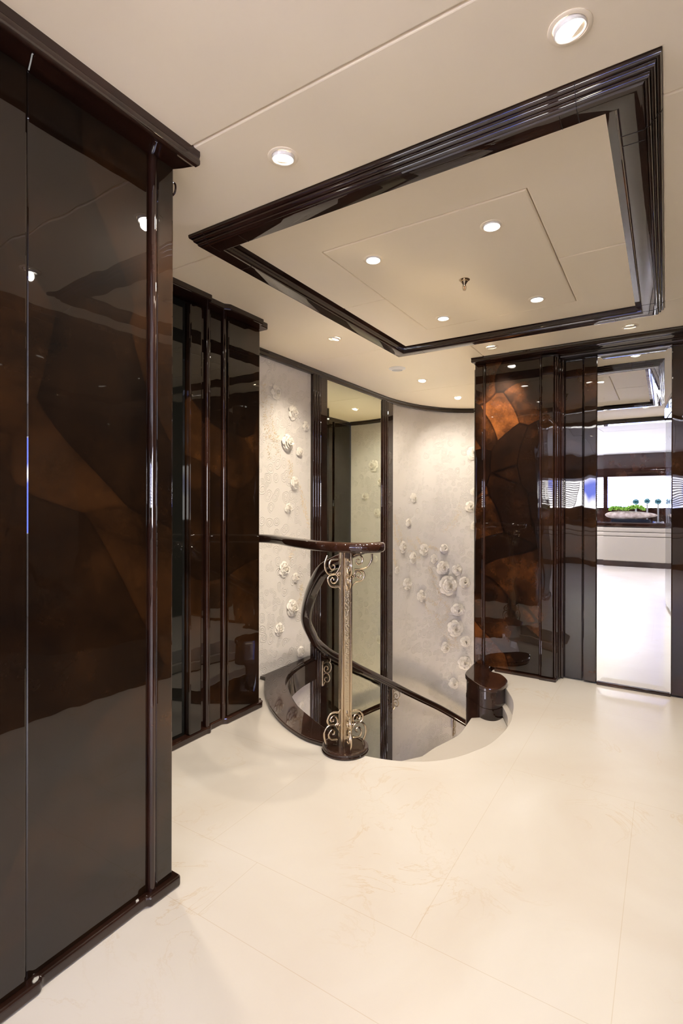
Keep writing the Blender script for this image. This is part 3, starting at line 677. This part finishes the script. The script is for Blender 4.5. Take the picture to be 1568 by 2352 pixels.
# ------------------------------------------------------------------ ceiling fittings
def downlight(x, y, z, label, group, tilt=(0, 0), power=SPOT, cone=150, blend=1.0, col=(1, .895, .75), r=.045, aim=None):
    t_ = thing('downlight', label, 'ceiling light', (x, y, z), group)
    MB().lathe([(r, .001),(r, -.0015),(r*.97, -.0025),(r*.80, -.003),(r*.76, -.0015),(r*.72, .0005)], n=32).build('bezel', CEIL, t_, smooth=True)
    R_ = Matrix.Rotation(tilt[0], 3, 'X') @ Matrix.Rotation(tilt[1], 3, 'Y')
    MB().lathe([(r*.74, .002),(r*.74, -.006),(r*.70, -.009),(r*.66, -.008),(r*.62, -.002),(r*.60, .0)], n=32, mat=R_, c=(0,0,.001)).build('gimbal', WHITE, t_, smooth=True)
    MB().lathe([(0, -.003),(r*.63, -.003)], n=32, mat=R_, c=(0,0,0)).build('lens', LENS, t_, smooth=True)
    l = bpy.data.lights.new('lamp', 'SPOT'); l.energy = power; l.spot_size = math.radians(cone); l.spot_blend = blend; l.color = col; l.shadow_soft_size = .02
    o = bpy.data.objects.new('lamp', l); COL.objects.link(o); o.parent = t_; o.location = (0, 0, -.02)
    if aim is not None:
        d = Vector(aim)-Vector((x, y, z)); o.rotation_euler = d.to_track_quat('-Z', 'Y').to_euler()
    return t_
G1, G2, G3 = 'downlights around the coffer', 'downlights inside the coffer', 'downlights over the stairwell'
downlight(-.177,1.194,H,'large nearest ceiling downlight, top right corner of the ceiling',G1,(.12,-.12))
downlight(-.955,1.193,H,'ceiling downlight between the near cornice and the coffer moulding',G1,(.1,.1))
downlight(-1.725,2.66,H,'ceiling downlight left of the coffer, lighting the rose panel',G1,(.0,.25),aim=(-2.25,2.95,1.0),cone=84,power=SPOT*.85)
downlight(-.959,3.34,H,'tilted ceiling downlight in front of the lacquered block, behind the coffer',G1,(.3,0),aim=(-.95,3.62,1.78),cone=58,power=SPOT*2.1)
downlight(-.178,3.372,H,'tilted ceiling downlight above the tall clear mirror, behind the coffer',G1,(.2,0))
downlight(-1.029,1.88,HC,'coffer downlight, front left of the four',G2,r=.042)
downlight(-.539,1.88,HC,'coffer downlight, front right of the four',G2,r=.042)
downlight(-1.027,2.669,HC,'coffer downlight, rear left of the four',G2,r=.042)
downlight(-.541,2.665,HC,'coffer downlight, rear right of the four',G2,r=.042)
downlight(-1.693,3.929,H,'ceiling downlight over the stairwell beside the tinted mirror',G3,(-.2,.0),aim=(-2.0,4.9,.6),cone=110,power=SPOT*1.3,col=(1,.90,.76))
downlight(-1.672,4.725,H,'farthest ceiling downlight, over the curved wall of the stairwell',G3,(-.3,-.1),aim=(-1.75,5.40,1.1),cone=110,power=SPOT*.60,col=(1,.92,.82))
downlight(-1.70,1.22,H,'ceiling downlight in the recess behind the near left block',G1)
t_ = thing('air_vent', 'round white slotted air diffuser in the ceiling near the stairwell', 'ceiling vent', (-1.706,3.493,H))
MB().lathe([(.062,.001),(.062,-.003),(.056,-.004),(.052,-.002),(.050,-.006),(.044,-.013),(.030,-.015),(0,-.015)], n=40).build('rim', WHITE, t_, smooth=True)
vb = MB()
for k in range(-5, 6):
    x = k*.007; hh = math.sqrt(max(0, .042**2-x*x)); vb.box(x-.0012, x+.0012, -hh*.7, hh*.7, -.0158, -.0145)
o = vb.build('slots', GROOVE, t_); o.rotation_euler = (0, 0, YAW)
t_ = thing('sprinkler', 'small chrome sprinkler head in the middle of the coffer', 'sprinkler', (-.773,2.267,HC))
MB().lathe([(.024,0),(.024,-.002),(.016,-.003),(.016,-.010),(.013,-.013),(.009,-.020),(.006,-.024),(.005,-.030),(0,-.030)], n=28).build('body', CHROME, t_, smooth=True)
sb = MB()
for sx_ in (-1, 1): sb.tube([(sx_*.005,0,-.024),(sx_*.008,0,-.032),(sx_*.007,0,-.042),(0,0,-.047)], .0016, 6)
sb.lathe([(0,-.046),(.007,-.046),(.007,-.048),(0,-.048)], n=16)
o = sb.build('frame', CHROME, t_, smooth=True); o.rotation_euler = (0,0,YAW)
MB().tube([(0,0,-.03),(0,0,-.046)], .0018, 8).build('bulb', plain('red_bulb', (.8,.25,.05), .2), t_)

# ------------------------------------------------------------------ saloon behind the camera
W3 = 3.3
sb_ = MB()
for a_, b_ in ((-W3-.1, -W3), (W3, W3+.1)):
    sb_.box(a_, b_, -4.4, .3, 0, .85).box(a_, b_, -4.4, .3, 1.85, H).box(a_, b_, -4.4, -3.9, .85, 1.85).box(a_, b_, -.3, .3, .85, 1.85).box(a_, b_, -2.2, -2.0, .85, 1.85)  # side openings are unseen, added so more daylight reaches the lobby
struct(sb_.build('wall_saloon', leather('fabric_wall', (.70,.66,.60))))
struct(MB().box(-3.4, -1.93, .15, .25, 0, H).box(.40, 3.4, .30, .40, 0, H).build('wall_front', TRIM))
sc_ = MB()
for k in range(6):
    for j in range(5):
        x0_ = -3.4+k*1.15; y0_ = -4.5+j*.96; sc_.box(x0_+.002, x0_+1.148, y0_+.002, min(.298, y0_+.958), H, H+.04)
struct(sc_.build('ceiling_saloon', CEILW, bevel=.006))
wf = MB(); wins = [(-3.05,-1.10), (-1.00,.92), (1.02,3.0)]
wf.box(-3.4,3.4,-4.42,-4.30,0,1.10).box(-3.4,3.4,-4.42,-4.30,1.72,H)
xs = [-3.4]+[v for w__ in wins for v in w__]+[3.4]
for i in range(0, len(xs), 2): wf.box(xs[i], xs[i+1], -4.42, -4.30, 1.10, 1.72)
struct(wf.build('wall_window', TRIM))
PANE, nt, b = mat('window_glass'); b.inputs['Transmission Weight'].default_value = 1; b.inputs['Roughness'].default_value = 0; b.inputs['IOR'].default_value = 1.45
nt.nodes.remove(b); tb = N(nt, 'ShaderNodeBsdfTransparent'); gb = N(nt, 'ShaderNodeBsdfGlossy', Roughness=.0); mxs = N(nt, 'ShaderNodeMixShader'); mxs.inputs[0].default_value = .06
nt.links.new(tb.outputs[0], mxs.inputs[1]); nt.links.new(gb.outputs[0], mxs.inputs[2]); nt.links.new(mxs.outputs[0], nt.nodes['Material Output'].inputs[0])
for i, (a, b_) in enumerate(wins):
    o = struct(MB().box(a, b_, -4.385, -4.379, 1.10, 1.72).build('window_%d' % (i+1), PANE))
BL = plain('blind_white', (.88,.88,.9), .5)
for i, (x0_, x1_, lab) in enumerate(((-.42,-.17,'white slatted blind in the middle of the saloon window'), (-3.0,-1.62,'white slatted blind at the far end of the saloon'), (1.3,2.9,'white slatted blind by the other end of the saloon'), (.0,.85,'white slatted blind right of the middle in the saloon window'))):
    b = MB()
    for k in range(12): b.box(x0_, x1_, -4.345, -4.325, 1.14+k*.043, 1.162+k*.043)
    b.box(x1_-.012, x1_, -4.35, -4.32, 1.10, 1.66)
    tag(b.build('venetian_blind', BL), lab, 'blind', 'saloon window blinds')
for i, (a, b_) in enumerate(wins):
    tag(MB().tube([(a+.01,-4.27,1.69),(b_-.01,-4.27,1.69)], .03, 16).build('rolled_shade', BL, smooth=True), ('rolled white shade over the middle saloon window','rolled white shade over the window at the near end of the saloon','rolled white shade over the far end saloon window')[i-1], 'roller shade', 'rolled shades')
ct = thing('window_counter', 'dark polished counter under the saloon windows, holding a moss planter', 'counter', (0,-3.95,0))
MB().box(-3.2,3.2,-.32,.26,.735,.825).build('top', TRIM, ct, bevel=.02, seg=4)
MB().box(-3.15,3.15,-.30,.18,0,.735).build('cabinet', TRIM, ct)
LINEN = leather('linen', (.34,.30,.24))
so = thing('sofa', 'long low cream upholstered sofa with dark plinth below the saloon counter', 'sofa', (0,-3.62,0))
MB().box(-3.0,3.0,-.10,.0,.10,.56).build('base', LINEN, so, bevel=.015, seg=3)
MB().box(-3.0,3.0,-.135,-.02,.565,.64).build('cushion', LINEN, so, bevel=.02, seg=3)
MB().box(-3.0,3.0,-.14,-.05,.645,.73).build('backrest', LINEN, so, bevel=.02, seg=3)
MB().box(-3.0,3.0,-.12,-.012,.0,.10).build('plinth', TRIM, so)
# moss planter
pl = thing('stone_planter', 'long rough stone bowl of green moss on a black granite block', 'planter', (-.57,-3.90,.825))
MB().box(-.33,.33,-.06,.06,0,.06).build('granite_base', plain('black_granite', (.01,.012,.018), .15), pl, bevel=.004)
m, nt, b = mat('rough_stone'); n = N(nt, 'ShaderNodeTexNoise', Scale=14., Detail=6.); nt.links.new(pos(nt), n.inputs['Vector'])
r = ramp(nt, [(.3,(.20,.15,.12)),(.6,(.45,.37,.31)),(.8,(.6,.52,.45))]); nt.links.new(n.outputs['Fac'], r.inputs['Fac']); nt.links.new(r.outputs['Color'], b.inputs['Base Color']); b.inputs['Roughness'].default_value = .8
STONE = m; rows_ = []
for i in range(25):
    t = -math.cos(PI*i/24)*.9999; x = .44*t; rr_ = max(.002, (1-abs(t)**2.4)**.5); row = []
    for k in range(16):
        a = 2*PI*k/16; row.append((x, .095*rr_*math.cos(a), .135+.075*rr_*math.sin(a)*(1-.25*t)))
    rows_.append(row)
MB().grid(rows_, closed_v=True).build('bowl', STONE, pl, smooth=True)
m, nt, b = mat('moss'); n = N(nt, 'ShaderNodeTexNoise', Scale=40., Detail=3.); nt.links.new(pos(nt), n.inputs['Vector'])
r = ramp(nt, [(.35,(.06,.16,.01)),(.6,(.22,.42,.04)),(.8,(.42,.62,.10))]); nt.links.new(n.outputs['Fac'], r.inputs['Fac']); nt.links.new(r.outputs['Color'], b.inputs['Base Color']); b.inputs['Roughness'].default_value = .9
mb = MB(); rnd = random.Random(9)
for k in range(620):
    t = rnd.uniform(-.82,.52); y = rnd.uniform(-.075,.075); top = .262+.02*math.sin(t*7)+.05*(1-(t/.85)**2)-3*y*y
    c = Vector((.44*t, y, top-rnd.uniform(0,.05))); rr_ = rnd.uniform(.008,.018)
    for q in range(3):
        a = rnd.uniform(0,2*PI); d = Vector((math.cos(a)*rr_, math.sin(a)*rr_, rr_*rnd.uniform(.8,1.8))); e_ = Vector((-d.y, d.x, 0))*.35
        mb.add([c-e_, c+e_, c+d], [(0,1,2)])
    mb.lathe([(0,-rr_),(rr_*.8,-rr_*.4),(rr_,.0),(rr_*.7,rr_*.7),(0,rr_)], c=tuple(c), n=6)
mo = mb.build('moss', m, pl); mo['kind'] = 'stuff'
TEAL = plain('teal_glass', (.06,.16,.18), .15, .3)
for i, (x, z, rr_, lab) in enumerate(((-.50,1.215,.055,'teal shell disc sculpture on a stand, leftmost of three by the window'), (-.31,1.23,.05,'teal shell disc sculpture on a stand, middle of three by the window'), (-.13,1.22,.055,'teal shell disc sculpture on a stand, rightmost of three by the window'))):
    t_ = thing('shell_sculpture', lab, 'sculpture', (x,-4.18,.825), 'shell sculptures on the counter')
    rows_ = []
    for j in range(5):
        row = []
        for k in range(32):
            a = 2*PI*k/32; r_ = rr_*j/4*(1+(.07 if k % 2 else -.03)*(j/4)); row.append((r_*math.cos(a), .012*(1-(j/4)**2)+.004*(k % 2), z-.825+r_*math.sin(a)))
        rows_.append(row)
    MB().grid(rows_, closed_v=True).build('disc', TEAL, t_, smooth=True)
    MB().box(-.022,.022,-.018,.018,0,.02).box(-.014,.014,-.010,.004,.02,z-.825-rr_*.4).build('stand', plain('stand_grey', (.3,.3,.3), .4), t_)
for i, (x, y, lab) in enumerate(((-.9,-.9,'saloon ceiling downlight nearest the lobby opening on the left'), (.5,-.9,'saloon ceiling downlight nearest the lobby opening on the right'), (-.9,-2.4,'saloon ceiling downlight in the middle left'), (.5,-2.4,'saloon ceiling downlight in the middle right'), (-2.2,-1.6,'saloon ceiling downlight at the far left'), (2.0,-1.6,'saloon ceiling downlight at the far right'))):
    downlight(x, y, H, lab, 'saloon downlights', power=SPOT*.5, cone=110, blend=.8)
